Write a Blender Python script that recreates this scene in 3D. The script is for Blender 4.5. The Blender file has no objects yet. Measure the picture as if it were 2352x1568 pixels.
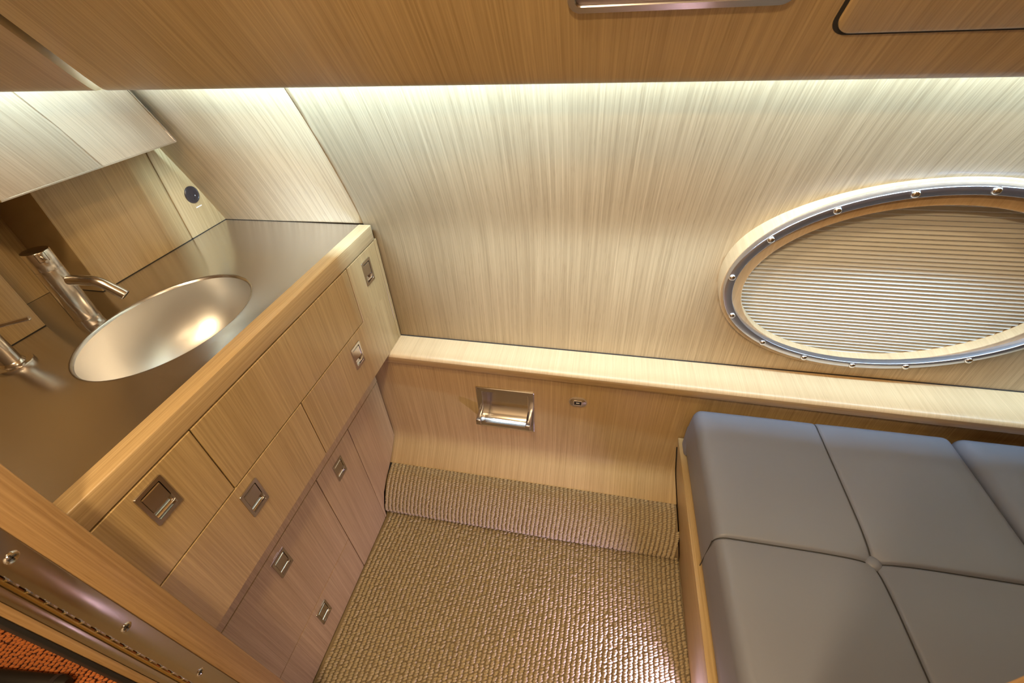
import bpy, bmesh, math, random
import numpy as np
from mathutils import Vector, Matrix
random.seed(7); rng = np.random.default_rng(5)
sc = bpy.context.scene
COL = sc.collection
S = 0.55                      # metres per survey unit; survey origin is the lens
ZF = -2.486                   # cabin floor in survey units
def W(p): return Vector((p[0]*S, p[1]*S, (p[2]-ZF)*S))
sin, cos, pi = math.sin, math.cos, math.pi

# ------------------------------------------------------------------ camera
cam_d = bpy.data.cameras.new('camera'); cam = bpy.data.objects.new('camera', cam_d); COL.objects.link(cam)
F, PITCH, YAW, ROLL = 994.94, 0.678166, -0.225701, 0.0526924
cy, sy, cp, sp = cos(YAW), sin(YAW), cos(PITCH), sin(PITCH)
fwd = Vector((sy*cp, cy*cp, -sp)); right = Vector((cy, -sy, 0)); down = fwd.cross(right)
r2 = right*cos(ROLL) + down*sin(ROLL); d2 = -right*sin(ROLL) + down*cos(ROLL)
M = Matrix((( r2.x, -d2.x, -fwd.x), (r2.y, -d2.y, -fwd.y), (r2.z, -d2.z, -fwd.z))).to_4x4()
M.translation = W((0, 0, 0)); cam.matrix_world = M
cam_d.sensor_width = 36; cam_d.lens = F/2352*36; cam_d.clip_start = 0.01
cam_d.dof.use_dof = True; cam_d.dof.focus_distance = 0.95; cam_d.dof.aperture_fstop = 9
sc.camera = cam

# ------------------------------------------------------------------ world, lamps, exposure
w = bpy.data.worlds.new('world'); sc.world = w; w.use_nodes = True
w.node_tree.nodes['Background'].inputs[0].default_value = (1, .68, .4, 1)
w.node_tree.nodes['Background'].inputs[1].default_value = 0.02
sc.view_settings.view_transform = 'Standard'; sc.view_settings.look = 'None'
sc.view_settings.exposure = 0.0; sc.view_settings.gamma = 1.0; sc.view_settings.use_curve_mapping = False

def area(name, p, sx, sy_, energy, color, rot=(0, 0, 0), spread=180, shape='RECTANGLE'):
    l = bpy.data.lights.new(name, 'AREA'); l.shape = shape; l.size = sx*S
    if shape in ('RECTANGLE', 'ELLIPSE'): l.size_y = sy_*S
    l.energy = energy; l.color = color; l.spread = math.radians(spread)
    o = bpy.data.objects.new(name, l); COL.objects.link(o); o.location = W(p); o.rotation_euler = rot
    return o
# cool strip hidden behind the lower lip of the overhead lockers
area('strip_lamp', (0.70, 1.334, -0.060), 4.55, 0.022, 29.0, (0.455, 0.735, 1.0))
area('wall_fill_lamp', (0.70, 1.312, -0.115), 4.55, 0.018, 5.5, (0.455, 0.735, 1.0), rot=(math.radians(62), 0, 0))  # added fill row aimed at the hull wall to brighten it
# warm ceiling downlights
for i, (x, y, e) in enumerate(((-0.60, 0.20, 7.4), (-0.1, -0.60, 14.0), (1.3, 0.45, 7.4))):
    area('ceiling_downlight', (x, y, 0.93), 0.22, 0.22, e, (1.0, 0.75, 0.43), shape='DISK')
area('corridor_downlight', (-1.9, -0.75, 0.93), 0.25, 0.25, 8.0, (1.0, 0.62, 0.30), shape='DISK')
# courtesy lamp low on the bench side
area('courtesy_lamp', (0.564, 0.57, -2.415), 0.05, 0.10, 1.9, (0.62, 0.53, 1.0), rot=(0, math.radians(88), math.radians(-22)), spread=104)

# ------------------------------------------------------------------ materials
def newmat(name):
    m = bpy.data.materials.new(name); m.use_nodes = True
    nt = m.node_tree; return m, nt, nt.nodes['Principled BSDF']
def node(nt, t, **kw):
    n = nt.nodes.new(t)
    for k, v in kw.items(): setattr(n, k, v)
    return n
def wood(name, across, light=(.560, .395, .225), dark=(.335, .215, .105), rough=.36, coat=.12, contrast=1.0):
    """across: axes (x,y,z) whose noise is fine (1) or stretched (0)."""
    m, nt, b = newmat(name)
    tc = node(nt, 'ShaderNodeTexCoord'); oi = node(nt, 'ShaderNodeObjectInfo')
    off = node(nt, 'ShaderNodeVectorMath', operation='SCALE'); off.inputs[0].default_value = (7.3, 3.1, 5.7)
    nt.links.new(oi.outputs['Random'], off.inputs['Scale'])
    add = node(nt, 'ShaderNodeVectorMath', operation='ADD')
    nt.links.new(tc.outputs['Object'], add.inputs[0]); nt.links.new(off.outputs[0], add.inputs[1])
    outs = []
    for fine, lon, det in ((520, 4, 2), (200, 2.2, 2), (24, 1.0, 2)):
        mp = node(nt, 'ShaderNodeMapping'); mp.inputs['Scale'].default_value = [fine if a else lon for a in across]
        nt.links.new(add.outputs[0], mp.inputs['Vector'])
        n = node(nt, 'ShaderNodeTexNoise'); n.inputs['Scale'].default_value = 1; n.inputs['Detail'].default_value = det
        n.inputs['Roughness'].default_value = .6
        nt.links.new(mp.outputs[0], n.inputs['Vector']); outs.append(n.outputs['Fac'])
    # short dark pores
    mp = node(nt, 'ShaderNodeMapping'); mp.inputs['Scale'].default_value = [520 if a else 28 for a in across]
    nt.links.new(add.outputs[0], mp.inputs['Vector'])
    pn = node(nt, 'ShaderNodeTexNoise'); pn.inputs['Scale'].default_value = 1; pn.inputs['Detail'].default_value = 1
    nt.links.new(mp.outputs[0], pn.inputs['Vector'])
    pr = node(nt, 'ShaderNodeMapRange'); pr.inputs[1].default_value = .60; pr.inputs[2].default_value = .74
    nt.links.new(pn.outputs['Fac'], pr.inputs[0])
    def math_(op, a, bb):
        q = node(nt, 'ShaderNodeMath', operation=op)
        for i, v in enumerate((a, bb)):
            if isinstance(v, (int, float)): q.inputs[i].default_value = v
            else: nt.links.new(v, q.inputs[i])
        return q.outputs[0]
    s = math_('ADD', math_('MULTIPLY', outs[0], .46), math_('ADD', math_('MULTIPLY', outs[1], .37), math_('MULTIPLY', outs[2], .17)))
    mr = node(nt, 'ShaderNodeMapRange'); mr.inputs[1].default_value = .5-.13/contrast; mr.inputs[2].default_value = .5+.13/contrast
    nt.links.new(s, mr.inputs[0])
    mix = node(nt, 'ShaderNodeMix', data_type='RGBA'); mix.inputs[6].default_value = (*dark, 1); mix.inputs[7].default_value = (*light, 1)
    fac = math_('SUBTRACT', mr.outputs[0], math_('MULTIPLY', pr.outputs[0], .30))
    fc = node(nt, 'ShaderNodeClamp'); nt.links.new(fac, fc.inputs[0])
    nt.links.new(fc.outputs[0], mix.inputs[0]); nt.links.new(mix.outputs[2], b.inputs['Base Color'])
    b.inputs['Roughness'].default_value = rough; b.inputs['Coat Weight'].default_value = coat; b.inputs['Coat Roughness'].default_value = .22
    bp = node(nt, 'ShaderNodeBump'); bp.inputs['Strength'].default_value = .10; bp.inputs['Distance'].default_value = .0006
    nt.links.new(fac, bp.inputs['Height']); nt.links.new(bp.outputs[0], b.inputs['Normal'])
    return m
L2 = (.470, .325, .155); D2 = (.325, .212, .092)
M_WALL = wood('oak_wall_lit_tone', (1, 0, 0), light=(.560, .420, .255), dark=(.375, .270, .155), rough=.42, coat=.08)  # same oak as the fronts, paled to carry the strip light
M_OVER = wood('oak_overhead_veneer', (1, 0, 0), light=L2, dark=D2)
M_PANEL = wood('oak_lower_panel_veneer', (1, 0, 0), light=L2, dark=D2)
M_FACE = wood('oak_front_veneer', (0, 1, 0), light=L2, dark=D2)
M_LONGY = wood('oak_edge_along_counter', (1, 0, 1), light=(.54, .38, .20), dark=(.37, .245, .115))
M_LONGX = wood('oak_edge_along_wall', (0, 1, 1), light=L2, dark=D2)
M_LEDGE = wood('oak_ledge_lit_tone', (1, 0, 0), light=(.60, .42, .235), dark=(.48, .325, .175), contrast=.8)  # kept pale like the wall, strip light put into the colour
M_POST = wood('oak_door_post', (1, 1, 0), light=(.47, .295, .14), dark=(.30, .17, .07))
M_BACK = wood('oak_shaded_niche', (0, 1, 0), light=L2, dark=D2)

def plain(name, col, rough=.5, metal=0., spec=.5, coat=0.):
    m, nt, b = newmat(name); b.inputs['Base Color'].default_value = (*col, 1)
    b.inputs['Roughness'].default_value = rough; b.inputs['Metallic'].default_value = metal
    b.inputs['Specular IOR Level'].default_value = spec; b.inputs['Coat Weight'].default_value = coat
    return m
def brushed(name, col, rough, across, amt=.05):
    m, nt, b = newmat(name); b.inputs['Metallic'].default_value = 1; b.inputs['Base Color'].default_value = (*col, 1)
    tc = node(nt, 'ShaderNodeTexCoord'); mp = node(nt, 'ShaderNodeMapping'); mp.inputs['Scale'].default_value = [900 if a else 8 for a in across]
    nt.links.new(tc.outputs['Object'], mp.inputs[0])
    n = node(nt, 'ShaderNodeTexNoise'); n.inputs['Scale'].default_value = 1; nt.links.new(mp.outputs[0], n.inputs['Vector'])
    mr = node(nt, 'ShaderNodeMapRange'); mr.inputs[3].default_value = rough-amt; mr.inputs[4].default_value = rough+amt
    nt.links.new(n.outputs['Fac'], mr.inputs[0]); nt.links.new(mr.outputs[0], b.inputs['Roughness'])
    bp = node(nt, 'ShaderNodeBump'); bp.inputs['Strength'].default_value = .02; bp.inputs['Distance'].default_value = .0002
    nt.links.new(n.outputs['Fac'], bp.inputs['Height']); nt.links.new(bp.outputs[0], b.inputs['Normal'])
    return m
M_STEEL = brushed('brushed_steel_counter', (.68, .665, .67), .24, (1, 0, 1), .03)
M_BOWL = brushed('satin_steel_bowl', (.76, .755, .76), .36, (1, 1, 0))
M_CHROME = plain('satin_nickel', (.68, .64, .60), .20, 1)
M_POLISH = plain('polished_steel', (.72, .71, .72), .06, 1)
M_PULL = plain('nickel_pull', (.56, .53, .51), .16, 1)
M_RING = plain('steel_clamp_ring', (.56, .56, .62), .30, 1)  # lavender reflection put into the metal's base colour
M_MIRROR = plain('mirror_glass', (.90, .89, .91), .015, 1)
M_GAP = plain('dark_joint', (.018, .013, .010), .8)
M_BLACK = plain('black_rubber', (.012, .011, .011), .55)
M_LEATHER = None
def leather():
    m, nt, b = newmat('grey_leather'); b.inputs['Roughness'].default_value = .42
    tc = node(nt, 'ShaderNodeTexCoord'); n = node(nt, 'ShaderNodeTexNoise'); n.inputs['Scale'].default_value = 900; n.inputs['Detail'].default_value = 2
    nt.links.new(tc.outputs['Object'], n.inputs['Vector'])
    bp = node(nt, 'ShaderNodeBump'); bp.inputs['Strength'].default_value = .05; bp.inputs['Distance'].default_value = .0004
    nt.links.new(n.outputs['Fac'], bp.inputs['Height']); nt.links.new(bp.outputs[0], b.inputs['Normal'])
    b.inputs['Base Color'].default_value = (.155, .160, .196, 1)
    return m
M_LEATHER = leather()
def carpetmat(name, a, c):
    m, nt, b = newmat(name); b.inputs['Roughness'].default_value = .75; b.inputs['Sheen Weight'].default_value = .25
    tc = node(nt, 'ShaderNodeTexCoord'); n = node(nt, 'ShaderNodeTexNoise'); n.inputs['Scale'].default_value = 700; n.inputs['Detail'].default_value = 2
    nt.links.new(tc.outputs['Object'], n.inputs['Vector'])
    mr = node(nt, 'ShaderNodeMapRange'); mr.inputs[1].default_value = .35; mr.inputs[2].default_value = .65; nt.links.new(n.outputs['Fac'], mr.inputs[0])
    mix = node(nt, 'ShaderNodeMix', data_type='RGBA'); mix.inputs[6].default_value = (*a, 1); mix.inputs[7].default_value = (*c, 1)
    nt.links.new(mr.outputs[0], mix.inputs[0]); nt.links.new(mix.outputs[2], b.inputs['Base Color'])
    return m
M_CARPET = carpetmat('tan_loop_carpet', (.285, .215, .118), (.44, .345, .205))
M_CBASE = plain('carpet_backing', (.24, .17, .09), .9)
M_ORANGE = carpetmat('orange_loop_carpet', (.48, .14, .03), (.66, .22, .05))
M_OBASE = plain('orange_backing', (.12, .035, .01), .9)
M_BLIND = plain('pleated_fabric', (.58, .565, .53), .85)
M_CEIL = plain('cream_headliner', (.78, .74, .69), .8)
M_WHITE = plain('white_print_and_glint', (.85, .84, .82), .5)
M_PLASTIC = plain('dark_socket_plastic', (.030, .022, .022), .32)
M_PILL = plain('champagne_plastic', (.42, .34, .26), .3, .4)
M_LED, _nt, _b = newmat('led_tape'); _b.inputs['Emission Color'].default_value = (.86, .93, 1, 1); _b.inputs['Emission Strength'].default_value = 3

# ------------------------------------------------------------------ mesh building
class MB:
    def __init__(s): s.v = []; s.f = []; s.m = []
    def add(s, vs, fs, mi=0):
        o = len(s.v); s.v += [tuple(p) for p in vs]; s.f += [tuple(i+o for i in f) for f in fs]; s.m += [mi]*len(fs); return s
    def box(s, x0, x1, y0, y1, z0, z1, mi=0):
        return s.add([(x, y, z) for x in (x0, x1) for y in (y0, y1) for z in (z0, z1)],
              [(0, 1, 3, 2), (4, 6, 7, 5), (0, 4, 5, 1), (2, 3, 7, 6), (0, 2, 6, 4), (1, 5, 7, 3)], mi)
    def prism(s, poly, axis, a, b, mi=0):
        """poly of 2-D points in the other two axes (order xyz minus axis), extruded along axis."""
        def P(q, t):
            l = list(q); l.insert(axis, t); return l
        n = len(poly)
        vs = [P(q, a) for q in poly] + [P(q, b) for q in poly]
        fs = [tuple(range(n)), tuple(range(2*n-1, n-1, -1))] + [(i, i+n, (i+1) % n+n, (i+1) % n) for i in range(n)]
        return s.add(vs, fs, mi)
    def grid(s, P, mi=0, closed_u=False, closed_v=False):
        nu, nv = len(P), len(P[0]); vs = [p for r in P for p in r]
        fs = []
        for i in range(nu if closed_u else nu-1):
            for j in range(nv if closed_v else nv-1):
                a, b = i*nv+j, i*nv+(j+1) % nv; i2 = (i+1) % nu
                fs.append((a, b, i2*nv+(j+1) % nv, i2*nv+j))
        return s.add(vs, fs, mi)
    def tube(s, pts, r, n=16, caps=True, mi=0):
        pts = [Vector(p) for p in pts]; rs = r if isinstance(r, (list, tuple)) else [r]*len(pts)
        ref = None; rings = []
        for i, p in enumerate(pts):
            t = (pts[min(i+1, len(pts)-1)]-pts[max(i-1, 0)]).normalized()
            if ref is None: ref = t.orthogonal().normalized()
            ref = (ref - t*ref.dot(t)).normalized(); b = t.cross(ref)
            rings.append([p + (ref*cos(2*pi*k/n) + b*sin(2*pi*k/n))*rs[i] for k in range(n)])
        s.grid(rings, mi, closed_v=True)
        if caps:
            s.add(rings[0], [tuple(range(n-1, -1, -1))], mi); s.add(rings[-1], [tuple(range(n))], mi)
        return s
    def lathe(s, prof, c, n=48, ax=(1, 1), mi=0, axis=2):
        """prof: (radius, height) about axis through c."""
        rows = []
        for r, h in prof:
            row = []
            for k in range(n):
                a = 2*pi*k/n; u, v = r*cos(a)*ax[0], r*sin(a)*ax[1]
                l = [u, v]; l.insert(axis, h); row.append((c[0]+l[0], c[1]+l[1], c[2]+l[2]))
            rows.append(row)
        return s.grid(rows, mi, closed_v=True)
def link(name, mb, mats, parent=None, smooth=None, bevel=0, seg=2, origin=None, xf=None):
    org = Vector((0, 0, 0))
    if parent is not None: org = root_loc(parent)
    elif origin is not None: org = W(origin)
    me = bpy.data.meshes.new(name)
    vs = [tuple((W(xf @ Vector(p)) if xf is not None else W(p)) - org) for p in mb.v]
    me.from_pydata(vs, [], mb.f)
    mats = mats if isinstance(mats, (list, tuple)) else [mats]
    for m in mats: me.materials.append(m)
    if len(mats) > 1: me.polygons.foreach_set('material_index', mb.m)
    bm = bmesh.new(); bm.from_mesh(me)
    bmesh.ops.remove_doubles(bm, verts=bm.verts, dist=1e-5)
    bmesh.ops.recalc_face_normals(bm, faces=bm.faces)
    if bevel:
        es = [e for e in bm.edges if len(e.link_faces) == 2 and e.calc_face_angle(0) > .5]
        bmesh.ops.bevel(bm, geom=es, offset=bevel*S, segments=seg, affect='EDGES', profile=.5, clamp_overlap=True)
    bm.to_mesh(me); bm.free()
    if smooth or bevel:
        me.polygons.foreach_set('use_smooth', [True]*len(me.polygons))
        me.set_sharp_from_angle(angle=math.radians(smooth or 35))
    o = bpy.data.objects.new(name, me); COL.objects.link(o)
    if parent is not None: o.parent = parent
    else: o.location = org
    return o
def root_loc(o):
    while o.parent: o = o.parent
    return Vector(o.location)
def tag(o, label=None, cat=None, group=None, kind=None):
    if label: o['label'] = label
    if cat: o['category'] = cat
    if group: o['group'] = group
    if kind: o['kind'] = kind
    return o
def thing(name, loc, label, cat, group=None, kind=None):
    o = bpy.data.objects.new(name, None); COL.objects.link(o); o.location = W(loc); o.empty_display_size = .05
    return tag(o, label, cat, group, kind)
def box(name, dims, mat, parent=None, bevel=.003, **k):
    return link(name, MB().box(*dims), mat, parent, bevel=bevel, **k)

# ================================================================== ROOM SHELL
XR = 3.0
_wz = [-1.6, -.92, -.79, -.73, -.616, -.519, -.344, -.225, -.10, 0, .08]
_wy = [1.69, 1.69, 1.687, 1.664, 1.620, 1.580, 1.503, 1.441, 1.375, 1.322, 1.280]
_fz = np.linspace(-1.6, .08, 337); _k = np.exp(-(np.arange(-40, 41)/20.)**2); _k /= _k.sum()
_fy = np.convolve(np.pad(np.interp(_fz, _wz, _wy), 40, mode='edge'), _k, 'valid')
_fy[-44:] = np.interp(_fz[-44:], _wz, _wy)
def wall_y(z):
    """hull side: plumb below, curving inboard above."""
    return float(np.interp(z, _fz, _fy))
# porthole frame: tilted plane
K = .13; PC = Vector((1.1278, 1.62, -.9279)); PS = 1.0253; PV = Vector((0, -K, 1)).normalized(); PN = Vector((0, -1, -K)).normalized(); PU = Vector((1, 0, 0))
def PP(u, v, wq): return PC + PU*u + PV*v + PN*wq
def hull_panel(name, x0, x1, parent, hole=False):
    if not hole: wy = lambda z: float(np.interp(z, _wz, _wy))
    else: wy = wall_y
    zs = sorted(set([round(v, 4) for v in np.arange(-1.46, .055, .03)] + [-.80, -.78, -.75, -.72, -.70]))
    xs = list(np.linspace(x0, x1, 3)) if not hole else sorted(set([x0] + list(np.arange(.4, 1.81, .03)) + list(np.linspace(1.9, x1, 3))))
    def ins(x, z): return hole and ((x-1.128)/.600)**2 + ((z+.928)/.425)**2 < 1
    mb = MB(); zs = zs if hole else [-.783] + [z for z in zs if z > -.782]
    V = [[(x, wy(z) - (0 if hole else .003-.024*(x+1.04)), z) for x in xs] for z in zs]; mb.v = [p for r in V for p in r]; nx = len(xs)
    for j in range(len(zs)-1):
        for i in range(nx-1):
            if ins((xs[i]+xs[i+1])/2, (zs[j]+zs[j+1])/2): continue
            mb.f.append((j*nx+i, j*nx+i+1, (j+1)*nx+i+1, (j+1)*nx+i)); mb.m.append(0)
    # thickness behind
    n0 = len(mb.v)
    o = link(name, mb, M_WALL, parent, smooth=40)
    md = o.modifiers.new('thickness', 'SOLIDIFY'); md.thickness = .02*S; md.offset = 1
    # make sure the thickness grows away from the cabin
    if o.data.polygons[0].normal.y < 0: md.offset = -1
    return o
hull = thing('wall_hull', (0, 1.69, ZF), 'oak veneered hull side wall, strip light tinted into its veneer, that leans inward at the top', 'wall', kind='structure')
hull_panel('panel', -1.97, -1.0425, hull); hull_panel('panel', -1.0385, XR, hull, hole=True)
box('seam_backing', (-1.06, -1.02, 1.25, 1.27, -.05, .05), M_GAP, hull, bevel=0)
mb = MB(); zz = np.linspace(-1.46, .05, 30)
mb.grid([[(x, wall_y(z)+.006, z) for z in zz] for x in (-1.05, -1.03)]); link('joint_strip', mb, M_GAP, hull)

# floor
fl = link('floor', MB().box(-1.25, XR, -1.6, 1.75, ZF-.06, ZF-.008), M_CBASE); tag(fl, 'dark backing of the cabin floor under the tan carpet', 'floor', kind='structure')
ce = link('ceiling', MB().box(-3.3, XR, -1.6, 1.0, .96, 1.02), M_CEIL); tag(ce, 'cream cabin headliner above the overhead lockers', 'ceiling', kind='structure')
wr = link('wall_right', MB().box(XR, XR+.06, -1.6, 1.75, ZF, 1.0), M_FACE); tag(wr, 'oak bulkhead closing the cabin on the right', 'wall', kind='structure')
wf = link('wall_front', MB().box(-3.3, XR, -1.66, -1.6, ZF-.06, 1.0), M_CEIL); tag(wf, 'cream wall of the corridor behind the doorway', 'wall', kind='structure')
# left wall: niche back and boards beside it
wl = thing('wall_left', (-1.95, .9, ZF), 'oak bulkhead behind the wash basin with a shadowed niche', 'wall', kind='structure')
box('niche_back', (-2.02, -1.951, .27, 1.72, -.784, .2), M_BACK, wl, bevel=0)
box('panel', (-1.95, -1.745, 1.022, 1.452, -.784, -.30), M_FACE, wl, bevel=.002)
box('panel', (-1.95, -1.745, 1.458, 1.70, -.784, -.30), M_FACE, wl, bevel=.002)
box('panel', (-1.95, -1.745, .30, .816, -.784, -.20), M_FACE, wl, bevel=.002)
box('joint_strip', (-1.94, -1.756, 1.451, 1.459, -.785, -.30), M_GAP, wl, bevel=0)
box('joint_strip', (-1.94, -1.7446, 1.022, 1.69, -.7846, -.7832), M_GAP, wl, bevel=0)
box('joint_strip', (-1.94, -1.7446, .30, .816, -.7846, -.7832), M_GAP, wl, bevel=0)

# bulkhead beside the doorway and the jamb with its piano hinge
d1 = thing('door_1', (-1.0, .2, ZF), 'oak door post with a long steel hinge at the lower left', 'door', kind='structure')
def leanx(z): return -.95 + .012*0
box('door_post', (-1.06, -.95, .1955, .262, ZF, .95), M_POST, d1, bevel=.006)
box('bulkhead', (-3.2, -1.06, .243, .262, ZF, .95), M_POST, d1, bevel=0)
box('hinge_leaf', (-1.0, -.953, .146, .1955, ZF, .95), M_PULL, d1, bevel=.002)
box('hinge_knuckle', (-1.0, -.949, .136, .1425, ZF, .95), plain('brass_edge', (.62, .44, .16), .25, 1), d1, bevel=.0028)
for i in range(44):
    z = -2.42 + i*.049
    link('hinge_pin', MB().lathe([(0, .004), (.0022, .0035), (.003, 0), (.003, -.004)], (-.950, .1445, z), n=10, axis=0), M_POLISH, d1, smooth=50)
for i in range(44):
    z0 = -2.40 + i*.049
    box('knuckle_plate', (-.96, -.9515, .1435, .1475, z0, z0+.024), M_PULL, d1, bevel=.001)
for z in (-.730, -1.063, -1.398, -1.74, -2.07):
    sc_ = link('screw', MB().lathe([(0, .0005), (.0065, .0015), (.009, .0025), (.0105, .0005), (.0115, 0), (.0115, -.004)], (-.953, .172, z), n=24, axis=0), M_POLISH, d1, smooth=50)
    s2 = MB().box(-.9528, -.9505, .166, .178, z-.0012, z+.0012).box(-.9528, -.9505, .1708, .1732, z-.006, z+.006); link('screw_slot', s2, M_GAP, sc_)
box('door_leaf', (-1.0, -.954, .1195, .1355, ZF, .95), M_PULL, d1, bevel=.001)
box('door_edge', (-1.0, -.953, .104, .119, ZF, .95), M_POST, d1, bevel=.003)
box('rubber_seal', (-1.0, -.955, .0945, .1035, ZF, .95), M_BLACK, d1, bevel=.003)
d2_ = thing('door_2', (.56, .2, ZF), 'blurred oak door post at the lower right corner', 'door', kind='structure')
box('door_post', (.537, .60, .11, .26, ZF, .95), M_POST, d2_, bevel=.006)
box('bulkhead', (.60, XR, .11, .16, ZF, .95), M_POST, d2_, bevel=0)

# ledge and lower panel on the hull side
tr = thing('trim_1', (0, 1.6, -1.45), 'oak ledge, strip light tinted into its veneer, running along the hull wall above the bench', 'ledge', kind='structure')
def yfront(x): return 1.528 - .014*(x+1)
xs = np.linspace(-1.17, XR, 30)
prof = [(1.70, -1.418), (None, .0, -1.420), (None, -.020, -1.427), (None, -.028, -1.440), (None, -.028, -1.468)]
def lrow(x):
    yf = yfront(x)
    return [(x, 1.712, -1.4185), (x, yf+.03, -1.4205), (x, yf+.012, -1.4225), (x, yf+.003, -1.429), (x, yf, -1.440)]
link('ledge_top', MB().grid([lrow(x) for x in xs]), M_LEDGE, tr, smooth=70)
link('ledge_front', MB().grid([[(x, yfront(x), -1.440), (x, yfront(x), -1.476), (x, yfront(x)+.003, -1.480), (x, 1.712, -1.480)] for x in xs]), M_LONGX, tr, smooth=40)
box('joint_strip', (-1.13, XR, 1.684, 1.692, -1.424, -1.4165), M_GAP, tr, bevel=0)

HX = (-.553, -.267, -1.622, -1.908)     # recess of the roll holder
bb = thing('baseboard_hull', (0, 1.55, ZF), 'warm oak panel under the ledge, curving out at its foot', 'panel', kind='structure')
prof = [(1.552, -1.45), (1.552, HX[2]), (1.552, HX[3]), (1.551, -2.0), (1.550, -2.06), (1.544, -2.095), (1.530, -2.122), (1.510, -2.143), (1.42, -2.222), (1.425, -2.232)]
xs = [-1.20, -.9, HX[0], HX[1], 0, .3, .56]
prof.insert(3, (1.552, -1.9081)) if False else None
def xend(z): return .487 + max(0, -1.815-z)*.155
mb = MB(); mb.v = [(x if x < .5 else xend(z), y, z) for x in xs for (y, z) in prof]; n = len(prof)
for i in range(len(xs)-1):
    for j in range(n-1):
        if i == 2 and j == 1: continue
        mb.f.append((i*n+j, i*n+j+1, (i+1)*n+j+1, (i+1)*n+j)); mb.m.append(0)
o = link('lower_panel', mb, M_PANEL, bb, smooth=30)
o = link('upper_strip', MB().grid([[(x, 1.5535, z) for z in (-1.45, -1.78, -1.9)] for x in (.46, XR)]), M_PANEL, bb)
box('joint_strip', (.48, .64, 1.5545, 1.56, -2.3, -1.82), M_GAP, bb, bevel=0)
box('panel_backing', (-1.2, XR, 1.66, 1.68, ZF, -1.49), M_GAP, bb, bevel=0)

# ================================================================== OVERHEAD LOCKERS
ov = thing('overhead_locker', (.7, 1.2, -.19), 'long warm oak overhead locker along the top, its lower edge rounded', 'cabinet')
prof = [(1.298, .02), (1.300, -.160), (1.345, -.172), (1.346, -.186), (1.342, -.190), (1.315, -.1925), (1.300, -.1915), (1.290, -.187), (1.2815, -.179), (1.2735, -.170), (1.2535, -.147), (1.139, 0), (.78, .463), (.42, .96), (1.298, .96)]
link('face_panel', MB().prism(prof, 0, -1.578, XR), M_OVER, ov, smooth=25)
N_O = Vector((0, -.79, -.613)); P_O = Vector((0, 1.2535, -.147)); D_O = Vector((0, -.613, .79))
def OP(x, s, h): return Vector((x, 0, 0)) + P_O + D_O*s + N_O*h
def rrect(x0, x1, s0, s1, r, n=8):
    pts = []
    for cx, cs, a0 in ((x1-r, s1-r, 0), (x0+r, s1-r, 90), (x0+r, s0+r, 180), (x1-r, s0+r, 270)):
        for k in range(n+1):
            a = math.radians(a0+90*k/n); pts.append((cx+r*cos(a), cs+r*sin(a)))
    return pts
def plate(mb, outline, fn, h0, h1, edge=.003, mi=0):
    """plate with softly rounded top edge; outline CCW."""
    n = len(outline); c = (sum(p[0] for p in outline)/n, sum(p[1] for p in outline)/n)
    rows = []
    def inset(d):
        res = []
        for i, (x, y) in enumerate(outline):
            a, b = outline[i-1], outline[(i+1) % n]; tx, ty = b[0]-a[0], b[1]-a[1]; l = math.hypot(tx, ty) or 1
            res.append((x-ty/l*d, y+tx/l*d))
        return res
    for d, h in ((0, h0), (0, h1-edge), (edge*.3, h1-edge*.3), (edge, h1)):
        rows.append([fn(x, y, h) for x, y in inset(d)])
    o = len(mb.v); mb.grid(rows, mi, closed_v=True)
    mb.add(rows[-1], [tuple(range(n))], mi); return mb
link('locker_door', plate(MB(), rrect(.436, 1.35, .069, .46, .035), OP, -.01, .007, .004), M_OVER, ov, smooth=40)
link('door_gap', plate(MB(), rrect(.427, 1.36, .062, .47, .040), OP, -.01, .0012, .0005), M_GAP, ov)
vent = thing('ceiling_vent', (.1, 1.15, 0), 'brushed metal framed fitting let into the overhead locker face', 'vent')
def ring_plate(mb, out, inn, fn, h0, h1, e=.002):
    n = len(out)
    rows = [[fn(*p, h0) for p in out], [fn(*p, h1-e) for p in out]]
    def mixp(t): return [((1-t)*a[0]+t*b[0], (1-t)*a[1]+t*b[1]) for a, b in zip(out, inn)]
    rows += [[fn(*p, h1) for p in mixp(.10)], [fn(*p, h1) for p in mixp(.90)], [fn(*p, h1-e) for p in inn], [fn(*p, h0) for p in inn]]
    return mb.grid(rows, 0, closed_v=True)
link('frame', ring_plate(MB(), rrect(-.107, .335, .139, .33, .028), rrect(-.090, .318, .1555, .313, .012), OP, -.004, .010), M_PULL, vent, smooth=30)
mb = MB()
plate(mb, rrect(-.092, .320, .154, .315, .012), OP, -.004, .003, .001); link('diffuser', mb, plain('vent_satin_panel', (.30, .25, .27), .3, .8), vent)
led = link('led_strip', MB().box(-1.57, XR-.02, 1.302, 1.346, -.040, -.034), M_LED, origin=(.7, 1.335, -.01)); tag(led, 'cool white light strip hidden behind the overhead locker lip', 'light')

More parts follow.
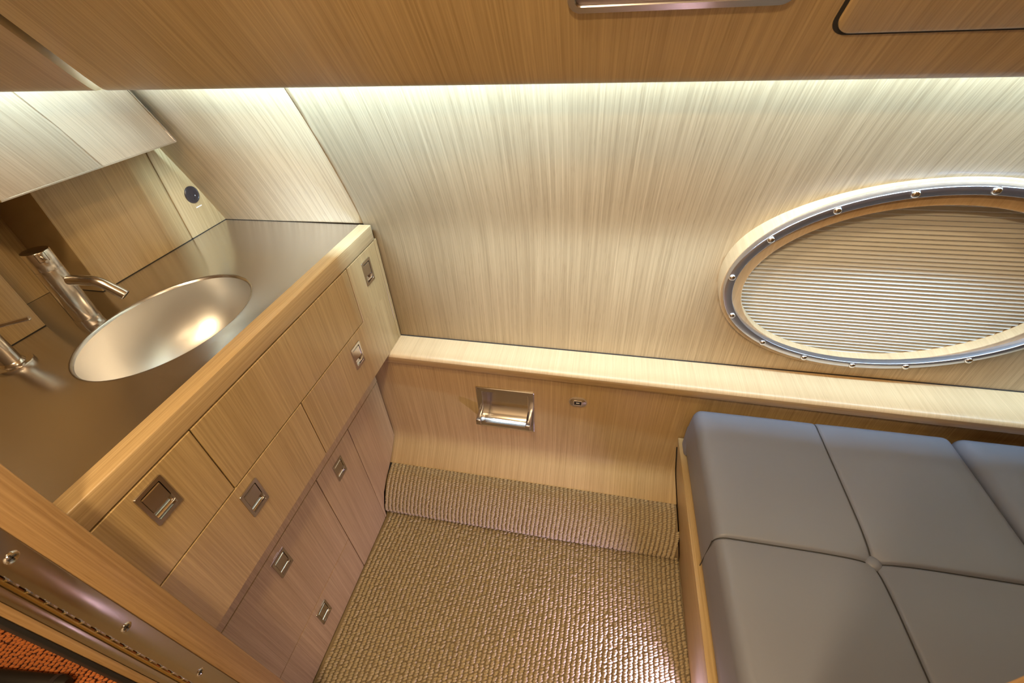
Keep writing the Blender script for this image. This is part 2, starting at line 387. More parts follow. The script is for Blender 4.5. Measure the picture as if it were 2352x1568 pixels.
# ================================================================== VANITY CABINET
van = thing('vanity_cabinet', (-1.4, .95, ZF), 'oak vanity cabinet of flat fronts with flush pulls under the steel counter', 'cabinet')
mb = MB(); mb.box(-1.040, -1.023, .268, 1.683, -1.419, -.86).box(-1.170, -1.152, .268, 1.215, ZF, -1.44).box(-1.170, -1.152, 1.215, 1.53, -2.10, -1.44)
mb.box(-1.74, -1.045, .268, .276, ZF, -.86).box(-1.74, -1.045, 1.668, 1.676, -1.419, -.86)
link('carcass', mb, M_GAP, van)
def front(name, xf, y0, y1, z0, z1, hole=None, mat=M_FACE, t=.022, parent=van):
    """flat front facing +x; hole = (y0,y1,z0,z1)"""
    mb = MB()
    if hole is None:
        mb.box(xf-t, xf, y0, y1, z0, z1)
        return link(name, mb, mat, parent, bevel=.0016, seg=1)
    a, b, c, d = hole
    O = [(y0, z0), (y1, z0), (y1, z1), (y0, z1)]; I = [(a, c), (b, c), (b, d), (a, d)]
    e = .0016
    rows = [[(xf-t, *p) for p in O], [(xf-e, *p) for p in O], [(xf, p[0]+(e if i in (0, 3) else -e), p[1]+(e if i < 2 else -e)) for i, p in enumerate(O)],
            [(xf, *p) for p in I], [(xf-t, *p) for p in I]]
    mb.grid(rows, closed_v=True); return link(name, mb, mat, parent, smooth=30)
PW, PH = .075, .112
def pull(parent, xf, yc, zc):
    """flush pull: rounded plate, tilting flap above, curved finger trough below, all sunk in the front."""
    hy, hz = PW/2, PH/2
    P = lambda y, z, h: (xf+h, yc+y, zc+z)
    mb = MB()
    iy0, iy1, iz0, iz1 = -hy+.0105, hy-.0105, -hz+.0125, hz-.012
    out = rrect(-hy, hy, -hz, hz, .004, 4); inn = rrect(iy0, iy1, iz0, iz1, .003, 4)
    n = len(out)
    rows = [[P(*p, -.004) for p in out], [P(*p, .0030) for p in out], [P(p[0]*.985, p[1]*.99, .0042) for p in out], [P(p[0]*1.01, p[1]*1.01, .0042) for p in inn], [P(*p, .003) for p in inn], [P(*p, -.018) for p in inn]]
    mb.grid(rows, 0, closed_v=True)
    # finger trough
    zt = iz0+.030; tr = []
    for k in range(13):
        a = pi*k/12; tr.append([P(y, (iz0+zt)/2 - (zt-iz0)/2*cos(a)*1.0, .0015-.0135*sin(a)) for y in (iy0, iy1)])
    mb.grid(tr, 1)
    # flap
    f0, f1 = zt-.001, iz1-.006
    fl = [[P(iy0+.0015, f0, -.0005), P(iy1-.0015, f0, -.0005)], [P(iy0+.0015, f0+.0015, .0022), P(iy1-.0015, f0+.0015, .0022)],
          [P(iy0+.0015, f1-.002, .0022), P(iy1-.0015, f1-.002, .0022)], [P(iy0+.0015, f1, 0), P(iy1-.0015, f1, 0)], [P(iy0+.0015, f1, -.012), P(iy1-.0015, f1, -.012)]]
    mb.grid(fl, 0)
    mb.add([P(iy0, iz0, -.0165), P(iy1, iz0, -.0165), P(iy1, iz1, -.0165), P(iy0, iz1, -.0165)], [(0, 1, 2, 3)], 2)
    return link('pull', mb, [M_PULL, M_POLISH, M_BLACK], parent, smooth=30)
def with_pull(xf, y0, y1, z0, z1, yc, zc, name='drawer_front'):
    f = front(name, xf, y0, y1, z0, z1, (yc-PW/2+.003, yc+PW/2-.003, zc-PH/2+.003, zc+PH/2-.003)); pull(f, xf, yc, zc); return f
g = .0022; xF = -1.0
with_pull(xF, .272, .553-g, -1.123+g, -.853-g, .398, -.933)
front('drawer_front', xF, .553+g, 1.401-g, -1.123+g, -.853-g)
with_pull(xF, 1.401+g, 1.660-g, -1.130+g, -.853-g, 1.545, -.948)
with_pull(xF, .272, .905-g, -1.420, -1.123-g, .580, -1.216)
with_pull(xF, .905+g, 1.660-g, -1.420, -1.123-g, 1.288, -1.224)
front('filler_strip', xF, 1.662, 1.684, -1.42, -.853)
box('underside', (-1.135, -1.004, .272, 1.68, -1.425, -1.4205), M_FACE, van, bevel=0)
xL = -1.13
mb = MB(); mb.box(xL-.02, xL, .272, 1.537, -1.641, -1.42); link('recessed_rail', mb, M_FACE, van)
with_pull(xL, .272, .908-g, -2.168+g, -1.645-g, .5915, -1.747)
with_pull(xL, .272, .908-g, ZF+.004, -2.168-g, .5965, -2.270)
with_pull(xL, .908+g, 1.200-g, ZF+.004, -1.645-g, 1.050, -1.760)
mb = MB(); mb.prism([(1.200+g, ZF+.004), (1.200+g, -1.645-g), (1.537, -1.645-g), (1.535, -2.105), (1.43, -2.20), (1.27, -2.31), (1.222, -2.40), (1.215, ZF+.004)], 0, xL-.02, xL); link('corner_panel', mb, M_FACE, van, bevel=.0015, seg=1)
# tiny print above one pull (illegible marks in the photo)
mb = MB(); random.seed(3)
y = .551
while y < .629:
    wd = random.uniform(.0016, .0034); mb.box(xL+.0003, xL+.0007, y, y+wd, -1.6885, -1.6852); y += wd+random.choice((.0009, .0009, .0022))
y = .574
while y < .604:
    wd = random.uniform(.0016, .0030); mb.box(xL+.0003, xL+.0007, y, y+wd, -1.6800, -1.6772); y += wd+.001
link('print', mb, M_WHITE, van)['label'] = 'two tiny lines of white print above a pull'

# counter, nosing and bowl
ZC = -.785; SC = Vector((-1.345, .903, ZC)); SA, SB = .213, .287
cnt = thing('countertop', (-1.4, .95, ZC), 'brushed steel countertop with oval wash bowl and oak front edge', 'countertop')
x0, x1, y0, y1 = -1.95, -1.06, .27, 1.672
N = 96
angs = sorted(set([2*pi*k/N for k in range(N)] + [math.atan2(b, a) % (2*pi) for a in (x0-SC.x, x1-SC.x) for b in (y0-SC.y, y1-SC.y)]))
def rectpt(a):
    c, s_ = cos(a), sin(a); t = 1e9
    if c > 1e-9: t = min(t, (x1-SC.x)/c)
    if c < -1e-9: t = min(t, (x0-SC.x)/c)
    if s_ > 1e-9: t = min(t, (y1-SC.y)/s_)
    if s_ < -1e-9: t = min(t, (y0-SC.y)/s_)
    return (SC.x+c*t, SC.y+s_*t)
def ell(a, k): 
    c, s_ = cos(a)/SA, sin(a)/SB; q = 1/math.hypot(c, s_); return (SC.x+cos(a)*q*k, SC.y+sin(a)*q*k)
rows = [[(*rectpt(a), ZC-.02) for a in angs], [(*rectpt(a), ZC) for a in angs], [(*ell(a, 1.035), ZC) for a in angs]]
for k, dz in ((1.02, .0012), (1.006, .0004), (.995, -.0025), (.985, -.008)): rows.append([(*ell(a, k), ZC+dz) for a in angs])
link('steel_top', MB().grid(rows, closed_v=True), M_STEEL, cnt, smooth=40)
rows = [[(*ell(a, .985), ZC-.008) for a in angs]]
for t in np.linspace(0.03, .97, 26):
    r = .985*math.cos(t*pi/2)**.62; dz = -.008-.235*math.sin(t*pi/2)**.9
    rows.append([(*ell(a, r), ZC+dz) for a in angs])
link('basin', MB().grid(rows, closed_v=True), M_BOWL, cnt, smooth=60)
link('drain', MB().lathe([(0, .006), (.03, .006), (.038, .004), (.042, -.004)], (SC.x, SC.y, ZC-.2425), n=32), M_POLISH, cnt, smooth=40)
link('oak_nosing', MB().box(-1.0585, -1.0, .268, 1.668, -.853+g, ZC+.004), M_LONGY, cnt, bevel=.0035, seg=3)

# faucet
fc = (-1.612, .857)
fa = thing('basin_mixer', (*fc, ZC), 'tall satin nickel cylinder mixer with bent spout over the bowl', 'faucet')
Rf = .0345
link('body', MB().lathe([(Rf+.001, 0), (Rf+.001, .022), (Rf-.001, .0225), (Rf, .024), (Rf, .196), (Rf-.0012, .1965), (Rf-.0012, .1985), (Rf-.004, .199)], (*fc, ZC), n=64), M_CHROME, fa, smooth=35)
cap = link('lever_cap', MB().lathe([(Rf-.004, .1985), (Rf-.0005, .1988), (Rf, .200), (Rf, .253), (Rf-.0012, .2550)], (*fc, ZC), n=64), M_CHROME, fa, smooth=35)
link('cap_disc', MB().lathe([(Rf-.0012, .2550), (Rf-.006, .2556), (0, .2556)], (*fc, ZC), n=64), M_CHROME, cap, smooth=35)
# notch and short pin lever facing the room
lv = MB(); ad = math.radians(-20); dx, dy = cos(ad), sin(ad)
base = Vector((fc[0]+dx*(Rf-.004), fc[1]+dy*(Rf-.004), ZC+.240))
lv.tube([base, base+Vector((dx*.012, dy*.012, .0)), base+Vector((dx*.034, dy*.034, -.004))], [.0055, .0050, .0045], n=14)
link('pin_lever', lv, M_CHROME, fa, smooth=40)
n4 = MB()
tx, ty = -dy, dx
for (a0, a1, z0, z1) in ((-.0125, -.0115, .228, .2545), (.0115, .0125, .228, .2545), (-.0125, .0125, .2275, .2285)):
    q = []
    for a in np.linspace(a0, a1, 6):
        rr = Rf+.0004; an = ad + a/Rf*1.0
        q.append([(fc[0]+rr*cos(an), fc[1]+rr*sin(an), ZC+z) for z in (z0, z1)])
    n4.grid(q)
link('notch_line', n4, M_GAP, fa)
sd = Vector((.955, .297, 0)).normalized(); B0 = Vector((*fc, ZC))
pts = [B0+sd*.022+Vector((0, 0, .155)), B0+sd*.060+Vector((0, 0, .150)), B0+sd*.095+Vector((0, 0, .1435))]
p1, p2 = B0+sd*.112+Vector((0, 0, .139)), B0+sd*.158+Vector((0, 0, .086))
for k in range(1, 9):
    t = k/9; a = pts[2]; pts.append(a*(1-t)**2+p1*2*t*(1-t)+(p1+(p2-p1)*.35)*t*t) if k == -1 else None
pts = [p for p in pts if p is not None]
A, Bq, Cq = pts[2], p1, p1+(p2-p1)*.35
pts += [A*(1-t)**2+Bq*2*t*(1-t)+Cq*t*t for t in np.linspace(.12, 1, 8)] + [p2]
sp_ = link('spout', MB().tube(pts, .0160, n=28, caps=False), M_CHROME, fa, smooth=40)
dirn = (p2-p1).normalized()
link('aerator', MB().tube([p2-dirn*.030, p2-dirn*.0295, p2, p2+dirn*.002], [.0162, .0170, .0170, .0150], n=28, caps=False).tube([p2-dirn*.02, p2-dirn*.004], .0145, n=20), [M_CHROME], sp_, smooth=40)

# second, short control at the left frame edge
tcx = (-1.637, .640)
tp = thing('lever_valve', (*tcx, ZC), 'short nickel valve with a thin rod lever beside the tall mixer', 'faucet')
link('body', MB().lathe([(.025, .0), (.025, .118), (.0235, .1195), (0, .1195)], (*tcx, ZC), n=40), M_CHROME, tp, smooth=35)
link('base_ring', MB().lathe([(.047, 0), (.047, .004), (.0455, .0065), (.030, .0075), (.027, .014), (.025, .016)], (*tcx, ZC), n=48), M_CHROME, tp, smooth=35)
ld = Vector((.78, .62, .02)).normalized(); b0 = Vector((*tcx, ZC+.124))
link('rod_lever', MB().tube([b0-ld*.02, b0+ld*.108, b0+ld*.1115], [.0062, .0062, .003], n=16), M_CHROME, tp, smooth=40)

# mirror cabinet above the basin
mc = thing('mirror_cabinet', (-1.67, 1.1, -.39), 'mirror fronted cabinet above the wash basin reflecting the hull wall', 'mirror')
poly = [(.864, -.386), (1.473, -.388), (1.30, -.008), (1.18, .30), (.864, .30)]
link('body', MB().prism([(p[0]+(.0 if i != 0 else 0), p[1]) for i, p in enumerate(poly)], 0, -1.955, -1.606), M_FACE, mc)
link('mirror_glass', MB().prism([(poly[0][0]+.001, poly[0][1]+.001), (poly[1][0]-.004, poly[1][1]+.002), (poly[2][0]-.004, poly[2][1]), (poly[3][0]-.003, poly[3][1]-.002), (.865, .298)], 0, -1.606, -1.600), M_MIRROR, mc)
mb = MB()
def strip(mb, a, b, wd, x0, x1):
    a, b = Vector((0, *a)), Vector((0, *b)); d = (b-a).normalized(); nrm = Vector((0, -d.z, d.y))*wd/2
    mb.prism([(q.y, q.z) for q in (a-nrm, b-nrm, b+nrm, a+nrm)], 0, x0, x1)
strip(mb, poly[1], poly[2], .006, -1.61, -1.5985); strip(mb, poly[0], poly[1], .004, -1.61, -1.5988)
link('edge_trim', mb, M_POLISH, mc)

# wall outlet
oc = (1.555, -.626)
ot = thing('power_outlet', (-1.745, *oc), 'round dark power outlet on the pale strip beside the mirror', 'outlet')
OX = -1.745
link('cover', MB().lathe([(.0352, -.004), (.0352, .003), (.0335, .0052), (.030, .0058), (.0285, .0048), (0, .0048)], (OX, *oc), n=48, axis=0), M_PLASTIC, ot, smooth=30)
mb = MB(); mb.box(OX+.0045, OX+.0052, oc[0]-.0125, oc[0]-.0105, oc[1]-.004, oc[1]+.011).box(OX+.0045, OX+.0052, oc[0]+.0085, oc[0]+.0105, oc[1]-.002, oc[1]+.011)
mb.lathe([(0, .0052), (.0042, .0052), (.0042, .0045)], (OX, oc[0]-.0005, oc[1]-.0165), n=16, axis=0); link('socket_slots', mb, M_BLACK, ot)
mb = MB(); mb.box(OX+.0046, OX+.0053, oc[0]+.0085, oc[0]+.0105, oc[1]-.009, oc[1]-.0045); link('painted_glint', mb, M_WHITE, ot)  # white chip standing in for a highlight on the socket
mb = MB()
for i, wd in enumerate((.0065, .006, .006, .0055)):
    yy = 1.5465 + i*.0083; mb.box(OX+.0001, OX+.0006, yy, yy+wd, -.6825, -.6785)
link('print', mb, M_WHITE, ot)

# ================================================================== PORTHOLE
wn = thing('window_1', tuple(PC), 'oval porthole in the hull wall with oak rim and screwed steel ring', 'window', kind='structure')
NA = 144
def oval(a, b, wq, cu=0., cv=0.): return [tuple(PP(PS*(cu+a*cos(2*pi*k/NA)), PS*(cv+b*sin(2*pi*k/NA)), wq)) for k in range(NA)]
rows = []
for (a, b, cu, cv, wq) in ((.618, .432, .004, .0, -.24), (.618, .432, .004, .0, -.008), (.6172, .4312, .004, .0, -.003), (.614, .428, .004, .0, 0),
                           (.526, .357, -.006, -.015, 0), (.524, .355, -.006, -.015, -.0015), (.523, .354, -.006, -.015, -.005), (.523, .354, -.006, -.015, -.038), (.527, .358, -.006, -.015, -.041), (.585, .412, 0, -.004, -.043), (.585, .412, 0, -.004, -.24)):
    rows.append(oval(a, b, wq, cu, cv))
link('oak_rim', MB().grid(rows, closed_v=True), M_LEDGE, wn, smooth=35)
rows = []
for (a, b, wq) in ((.606, .405, .0), (.606, .405, .0245), (.6052, .4042, .0265), (.604, .403, .0273), (.577, .3785, .0273), (.5757, .3772, .0265), (.575, .3765, .0245), (.575, .3765, 0)):
    rows.append(oval(a, b, wq, 0, .012))
link('clamp_ring', MB().grid(rows, closed_v=True), M_RING, wn, smooth=40)
for ang in (87.5, 106.9, 127.1, 150.1, 176.2, -155.4, -129.8, -109.1, -90.1, -71.6, -51.3, -26, -2, 24, 49, 68):
    a = math.radians(ang); u, v = PS*.5935*cos(a), PS*(.012+.3925*sin(a))
    mb = MB(); rows = []
    for r, h in ((.0005, .0105), (.006, .0098), (.0105, .0072), (.0128, .0034), (.0136, 0)):
        rows.append([tuple(PP(u+r*cos(t*pi/8), v+r*sin(t*pi/8), 0.0275+h)) for t in range(16)])
    s_ = link('screw', mb.grid(rows, closed_v=True), M_POLISH, wn, smooth=60)
    ca, sa = cos(ang*1.7), sin(ang*1.7); q = []
    for p_, w_ in ((-.008, -.0009), (.008, -.0009), (.008, .0009), (-.008, .0009)): q.append(tuple(PP(u+p_*ca-w_*sa, v+p_*sa+w_*ca, .0275+.0082-.0018*abs(p_)/.008)))
    link('screw_slot', MB().add(q, [(0, 1, 2, 3)]), M_GAP, s_)
# pleated blind filling the opening
mb = MB(); pitch, dep = .0186, .0088
vs_ = []
k = 0; v = -.418
while v < .410:
    vs_.append((v, -.078)); vs_.append((v+pitch*.5, -.078-dep)); v += pitch
rows = []
for v, wq in vs_:
    hw = .600*math.sqrt(max(0.0, 1-(min(abs(v), .425)/.440)**2))
    rows.append([tuple(PP(-.008-hw+2*hw*t, v, wq)) for t in np.linspace(0, 1, 3)])
bl = link('pleated_blind', mb.grid(rows), M_BLIND, origin=tuple(PC)); tag(bl, 'pale pleated fabric blind drawn across the oval porthole', 'blind')
bl.data.polygons.foreach_set('use_smooth', [False]*len(bl.data.polygons))

# ================================================================== ROLL HOLDER AND SOCKET
th = thing('toilet_roll_holder', (-.41, 1.552, -1.765), 'empty recessed nickel toilet roll holder in the panel under the ledge', 'toilet roll holder')
HP = lambda x, z, h: (-.410+x, 1.552-h, -1.765+z)
out = rrect(-.156, .156, -.156, .156, .006, 3); inn = rrect(-.122, .122, -.120, .126, .008, 3)
link('frame', ring_plate(MB(), out, inn, HP, -.002, .007, .0025), M_PULL, th, smooth=30)
mb = MB(); rows = []
prof = [(.126, .004), (.124, -.055), (.118, -.070), (.100, -.076), (.04, -.078), (-.02, -.076), (-.065, -.066), (-.095, -.046), (-.112, -.022), (-.1195, .004)]
for z, h in prof: rows.append([HP(x, z, h) for x in (-.1235, -.119, .119, .1235)])
mb.grid(rows)
for sx in (-1, 1):
    mb.add([HP(sx*.1235, z, h) for z, h in prof], [tuple(range(len(prof)))])
link('recess_cup', mb, brushed('satin_cup', (.60, .56, .52), .17, (0, 1, 1)), th, smooth=45)
for sx in (-1, 1):
    mb = MB(); a, b = (.121, .146) if sx > 0 else (-.146, -.121)
    side = [(.004, .010), (.090, -.004), (.094, -.010), (.094, -.040), (.080, -.046), (.050, -.060), (.004, -.100)]
    vs0 = [HP(a, z, h) for h, z in side]; vs1 = [HP(b, z, h) for h, z in side]; n = len(side)
    mb.add(vs0+vs1, [tuple(range(n)), tuple(range(2*n-1, n-1, -1))]+[(i, i+n, (i+1) % n+n, (i+1) % n) for i in range(n)])
    link('arm', mb, M_PULL, th, bevel=.002)
    rows = []
    link('screw', MB().lathe([(0, .003), (.006, .002), (.0085, .0005), (.009, -.002)], (0, 0, 0), n=18, axis=1).add([], []), M_PULL, th, smooth=40,
         xf=Matrix.Translation(Vector(HP(-.008+sx*.078, .098, -.0735))) @ Matrix.Scale(-1, 4, (0, 1, 0)))
us = thing('usb_socket', (-.028, 1.552, -1.642), 'small pill shaped socket on the panel right of the roll holder', 'socket')
UP = lambda x, z, h: (-.028+x, 1.552-h, -1.642+z)
link('base_plate', plate(MB(), rrect(-.047, .047, -.034, .034, .0335), UP, -.002, .004, .002), M_PILL, us, smooth=40)
link('face', plate(MB(), rrect(-.041, .041, -.0285, .0255, .0265), UP, .003, .009, .002), M_PULL, us, smooth=40)
link('port_frame', ring_plate(MB(), rrect(-.022, .022, -.0165, .0165, .002, 2), rrect(-.0175, .0175, -.0125, .0125, .001, 2), UP, .008, .0112, .0008), M_CHROME, us)
link('port', MB().box(-.0455, -.0105, 1.5420, 1.5425, -1.6545, -1.6295), M_BLACK, us)
link('port_tongue', MB().box(-.036, -.020, 1.5405, 1.5418, -1.6425, -1.6390), M_WHITE, us)

# ================================================================== BENCH AND CUSHIONS
bn = thing('bench', (1.2, 1.0, ZF), 'oak bench base under the grey leather seat cushions', 'bench')
def bpoint(t, z):   # side board leans outward going down
    return None
zt = -1.815
mb = MB()
# side board as a leaning slab, cut along the hull side
for_far = 1.545
poly = [(.20, ZF+.002), (for_far, ZF+.002), (for_far, -2.10), (for_far, zt), (.20, zt)]
def lean(y, z): return .492 + (zt-z)*.155 + .004*(1.5-y)*-.6
va = [(lean(y, z), y, z) for y, z in poly]; vb = [(lean(y, z)+.037, y, z) for y, z in poly]; n = len(poly)
mb.add(va+vb, [tuple(range(n)), tuple(range(2*n-1, n-1, -1))]+[(i, i+n, (i+1) % n+n, (i+1) % n) for i in range(n)])
link('side_board', mb, wood('oak_bench_board', (1, 0, 1), light=L2, dark=D2), bn, bevel=.003)
box('seat_base', (.545, XR-.02, .20, 1.545, -2.10, -1.86), M_GAP, bn, bevel=0)
box('edge_liner', (.535, .540, .20, 1.30, -1.90, -1.80), plain('white_liner', (.75, .75, .78), .4), bn, bevel=0)

def sdf_rr(x, y, x0, x1, y0, y1, r):
    cx, cyy = (x0+x1)/2, (y0+y1)/2; qx, qy = abs(x-cx)-(x1-x0)/2+r, abs(y-cyy)-(y1-y0)/2+r
    return min(max(qx, qy), 0)+math.hypot(max(qx, 0), max(qy, 0))-r
def dense(a, b, r, seams):
    pts = set()
    for k in range(9): 
        t = 1-math.cos(k/8*pi/2); pts.add(round(a+r*t, 5)); pts.add(round(b-r*t, 5))
    x = a+r
    while x < b-r: pts.add(round(x, 5)); x += .025
    for s0 in seams:
        for d in (0, .0025, .005, .008, .012, .017, .024, .034): pts.add(round(s0+d, 5)); pts.add(round(s0-d, 5))
    for s0 in seams:
        pass
    return sorted(pts)
def cushion(name, x0, x1, y0, y1, ztop, zbot, sx, sy_, label, r=.042, slope=0.):
    c = thing(name, ((x0+x1)/2, (y0+y1)/2, zbot), label, 'cushion', group=None)
    xs, ys = dense(x0, x1, r, [sx]), dense(y0, y1, r, [sy_])
    def seamx(y): return sx + .010*math.exp(-((y-sy_)/.12)**2)*(1 if y > sy_ else -1)*0
    def H(x, y):
        d = -sdf_rr(x, y, x0, x1, y0, y1, .04)
        h = 0.
        if d < r: h -= r - math.sqrt(max(0, r*r-(r-max(d, 0))**2))
        gx, gy = abs(x-sx), abs(y-sy_); rb = math.hypot(x-sx, y-sy_)
        edge = min(1, max(d, 0)/.10)
        puff = .016*edge*(1-math.exp(-gx/.10))*(1-math.exp(-gy/.10))
        h += puff - .0095*(math.exp(-(gx/.0055)**2)+math.exp(-(gy/.0055)**2)) - .012*math.exp(-(rb/.035)**2) - .010*math.exp(-(rb/.10)**2)
        return ztop-.012+h+slope*(y-y1)
    rc = .04
    def pull_in(x, y):
        cx = min(max(x, x0+rc), x1-rc); cyy = min(max(y, y0+rc), y1-rc); l = math.hypot(x-cx, y-cyy)
        return (x, y) if l <= rc else (cx+(x-cx)/l*rc, cyy+(y-cyy)/l*rc)
    mb = MB(); P = [[(*pull_in(x, y), H(*pull_in(x, y))) for y in ys] for x in xs]; mb.grid(P)
    # boundary skirt
    nx, ny = len(xs), len(ys)
    loop = [(i, 0) for i in range(nx)]+[(nx-1, j) for j in range(1, ny)]+[(i, ny-1) for i in range(nx-2, -1, -1)]+[(0, j) for j in range(ny-2, 0, -1)]
    rows = [[P[i][j] for i, j in loop]]
    cx, cyy = (x0+x1)/2, (y0+y1)/2
    for t, ins in ((.2, -.004), (.5, -.006), (.8, -.002), (.93, .006), (1, .02)):
        row = []
        for i, j in loop:
            x, y, z = P[i][j]; ux = x-min(max(x, x0+rc), x1-rc); uy = y-min(max(y, y0+rc), y1-rc)
            l = math.hypot(ux, uy) or 1
            zz_ = z+(zbot-z)*t; lx = .16*max(0, (zt+.0-zz_)) if ux < 0 else 0
            row.append((x-ux/l*ins, y-uy/l*ins, zz_))
        rows.append(row)
    mb.grid(rows, closed_v=True)
    link('cover', mb, M_LEATHER, c, smooth=60)
    # stitched seams lying in the grooves
    sm = plain('dark_seam', (.03, .028, .028), .7)
    t1 = [(sx, y, H(sx, y)+.0022) for y in ys if y0 <= y <= y1]; t2 = [(x, sy_, H(x, sy_)+.0022) for x in xs]
    for side in (0, 1):
        pass
    link('seam', MB().tube(t1, .0019, n=6), sm, c); 
    drop = [(x0-.0045, sy_-.006, z) for z in np.linspace(zbot+.02, ztop-.06, 6)]
    link('seam', MB().tube(drop[:-1]+[(x0-.003, sy_-.002, ztop-.052)]+t2, .0019, n=6), sm, c)
    zb = H(sx, sy_)
    link('button', MB().lathe([(0, .022), (.011, .0208), (.020, .0168), (.0265, .0095), (.0280, .002), (.0245, -.006), (.015, -.012)], (sx, sy_, zb+.008), n=28), M_LEATHER, c, smooth=60)
    return c
c1 = cushion('seat_cushion', .508, 1.548, .245, 1.515, -1.535, -1.795, 1.022, .888, 'grey leather seat cushion with a tufted button, nearest the floor side')
# rear left corner laps over the board
mb = MB(); mb.box(.5040, .56, 1.425, 1.510, -1.813, -1.66); link('corner_flap', mb, M_LEATHER, c1, bevel=.018, seg=4)
c2 = cushion('seat_cushion', 1.560, 2.60, .245, 1.515, -1.535, -1.795, 2.08, .888, 'grey leather seat cushion cut off by the right frame edge')

# ================================================================== CARPETS
def loops(name, centers, T, Nn, pitch_x, size, mat, label, cat, slant=33):
    """tufted loops: each a small slanted ellipsoid; T across-rib unit vectors, Nn normals."""
    nlat, nlon = 5, 8
    th_ = np.linspace(0, pi, nlat+1)[1:-1]; ph = np.arange(nlon)*2*pi/nlon
    unit = [(0, 0, 1)] + [(sin(t)*cos(p), sin(t)*sin(p), cos(t)) for t in th_ for p in ph] + [(0, 0, -1)]
    unit = np.array(unit); faces = []
    for k in range(nlon): faces.append((0, 1+k, 1+(k+1) % nlon))
    for i in range(nlat-2):
        for k in range(nlon):
            a, b = 1+i*nlon+k, 1+i*nlon+(k+1) % nlon; faces.append((a, a+nlon, b+nlon, b))
    e = 1+(nlat-2)*nlon; last = len(unit)-1
    for k in range(nlon): faces.append((e+k, last, e+(k+1) % nlon))
    n = len(centers); Rr = np.cross(Nn, T)
    ang = np.radians(slant + rng.normal(0, 7, n)); ca, sa = np.cos(ang)[:, None], np.sin(ang)[:, None]
    A = T*ca+Rr*sa; B = -T*sa+Rr*ca
    sz = np.array(size)[None]*(1+rng.normal(0, .07, (n, 3)))
    V = centers[:, None, :] + unit[None, :, 0:1]*(A*sz[:, 0:1])[:, None] + unit[None, :, 1:2]*(B*sz[:, 1:2])[:, None] + unit[None, :, 2:3]*(Nn*sz[:, 2:3])[:, None]
    V = V.reshape(-1, 3); V = (V - np.array([0, 0, ZF]))*S
    nu = len(unit); off = np.arange(n)*nu
    tri = np.array([f for f in faces if len(f) == 3]); quad = np.array([f for f in faces if len(f) == 4])
    F_ = [tuple(r) for r in (tri[None]+off[:, None, None]).reshape(-1, 3)] + [tuple(r) for r in (quad[None]+off[:, None, None]).reshape(-1, 4)]
    me = bpy.data.meshes.new(name); me.from_pydata(V.tolist(), [], F_); me.materials.append(mat)
    me.polygons.foreach_set('use_smooth', [True]*len(me.polygons)); me.update()
    o = bpy.data.objects.new(name, me); COL.objects.link(o); tag(o, label, cat, kind='stuff'); return o
PX, PY = .0235, .0118
def field(x0, x1, y0, y1, z):
    xs = np.linspace(x0, x1, int(round((x1-x0)/PX))+1); ys = np.arange(y0, y1, PY)
    X, Y = np.meshgrid(xs, ys); X = X+rng.normal(0, .0012, X.shape)+.004*np.sin(Y*9+X*3); Y = Y+rng.normal(0, .0015, Y.shape)
    n = X.size; C = np.c_[X.ravel(), Y.ravel(), np.full(n, z)+rng.normal(0, .0010, n)]
    return C, np.tile([1., 0, 0], (n, 1)), np.tile([0., 0, 1], (n, 1))
C, T, Nn = field(-1.108, .582, .20, 1.30, ZF)
loops('carpet', C, T, Nn, PX, (.0118, .0066, .0075), M_CARPET, 'tan chunky loop pile carpet on the cabin floor', 'carpet')
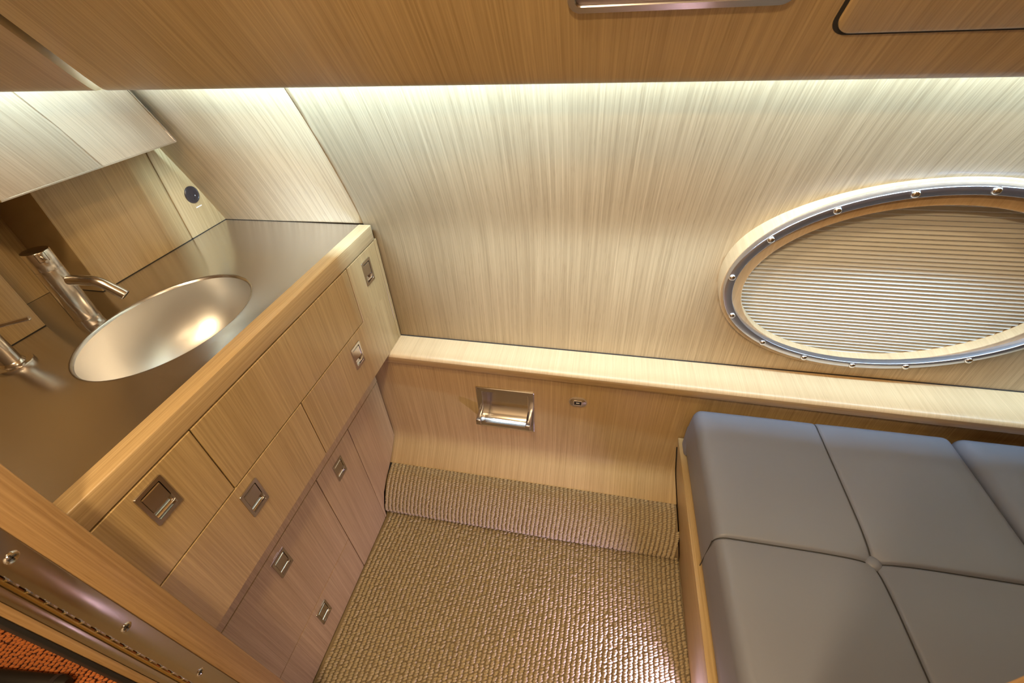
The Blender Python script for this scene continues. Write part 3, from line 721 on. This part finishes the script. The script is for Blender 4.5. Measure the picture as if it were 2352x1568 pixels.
# carpet turned up against the hull side
pf = [(1.428, -2.226), (1.40, -2.231), (1.357, -2.244), (1.318, -2.268), (1.285, -2.300), (1.256, -2.342), (1.236, -2.385), (1.225, -2.420), (1.230, -2.446), (1.250, -2.458)]
pa = np.array(pf); seg = np.hypot(*np.diff(pa, axis=0).T); cum = np.r_[0, np.cumsum(seg)]
ss = np.arange(0, cum[-1], PY); yy = np.interp(ss, cum, pa[:, 0]); zz = np.interp(ss, cum, pa[:, 1])
ty = np.gradient(yy); tz = np.gradient(zz); l = np.hypot(ty, tz); ty /= l; tz /= l
xs = np.arange(-1.114, .60, PX)
cs, ts, ns = [], [], []
for i in range(len(ss)):
    for x in xs:
        if x > .492+(-1.815-zz[i])*.155-.011: continue
        dz = .010*sin(x*4.1+1)*(ss[i]/cum[-1])
        cs.append((x+rng.normal(0, .001)+.006*sin(ss[i]*14), yy[i], zz[i]+dz*0)); ts.append((1, 0, 0)); ns.append((0, tz[i], -ty[i]))
cs, ts, ns = map(lambda a: np.array(a, float), (cs, ts, ns))
loops('carpet_upstand', cs, ts, ns, PX, (.0118, .0066, .0075), M_CARPET, 'edge of tan loop carpet bulging up against the hull panel', 'carpet')
mb = MB(); mb.grid([[(x if x < 5 else .492+(-1.815-z)*.155-.006, y+.004, z-.004) for y, z in pf] for x in (-1.126, 0, 9)])
o = link('trim_2', mb, M_CBASE, smooth=40); tag(o, 'dark backing under the turned up carpet edge', 'trim', kind='structure')
# corridor
ZO = -2.15
o = link('trim_3', MB().box(-3.2, -1.06, -1.6, .243, ZO-.06, ZO-.008), M_OBASE); tag(o, 'raised corridor floor under the orange carpet', 'floor', kind='structure')
C, T, Nn = field(-3.0, -1.35, -.15, .238, ZO)
loops('corridor_carpet', C, T, Nn, PX, (.0118, .0066, .0075), M_ORANGE, 'bright orange loop carpet beyond the door post at lower left', 'carpet')
st = thing('black_strap', (-2.1, .12, ZO), 'black round ended bar lying on the orange carpet at the corner', 'strap')
link('bar', MB().tube([(-2.6, .055, ZO+.044), (-2.3, .083, ZO+.044), (-1.96, .121, ZO+.044), (-1.945, .1225, ZO+.044)], [.03, .03, .03, .022], n=20), M_BLACK, st, smooth=50)
link('end_ring', MB().tube([(-2.005, .116, ZO+.044), (-1.985, .118, ZO+.044)], .033, n=20), plain('dark_grey_ring', (.04, .035, .04), .4), st, smooth=50)
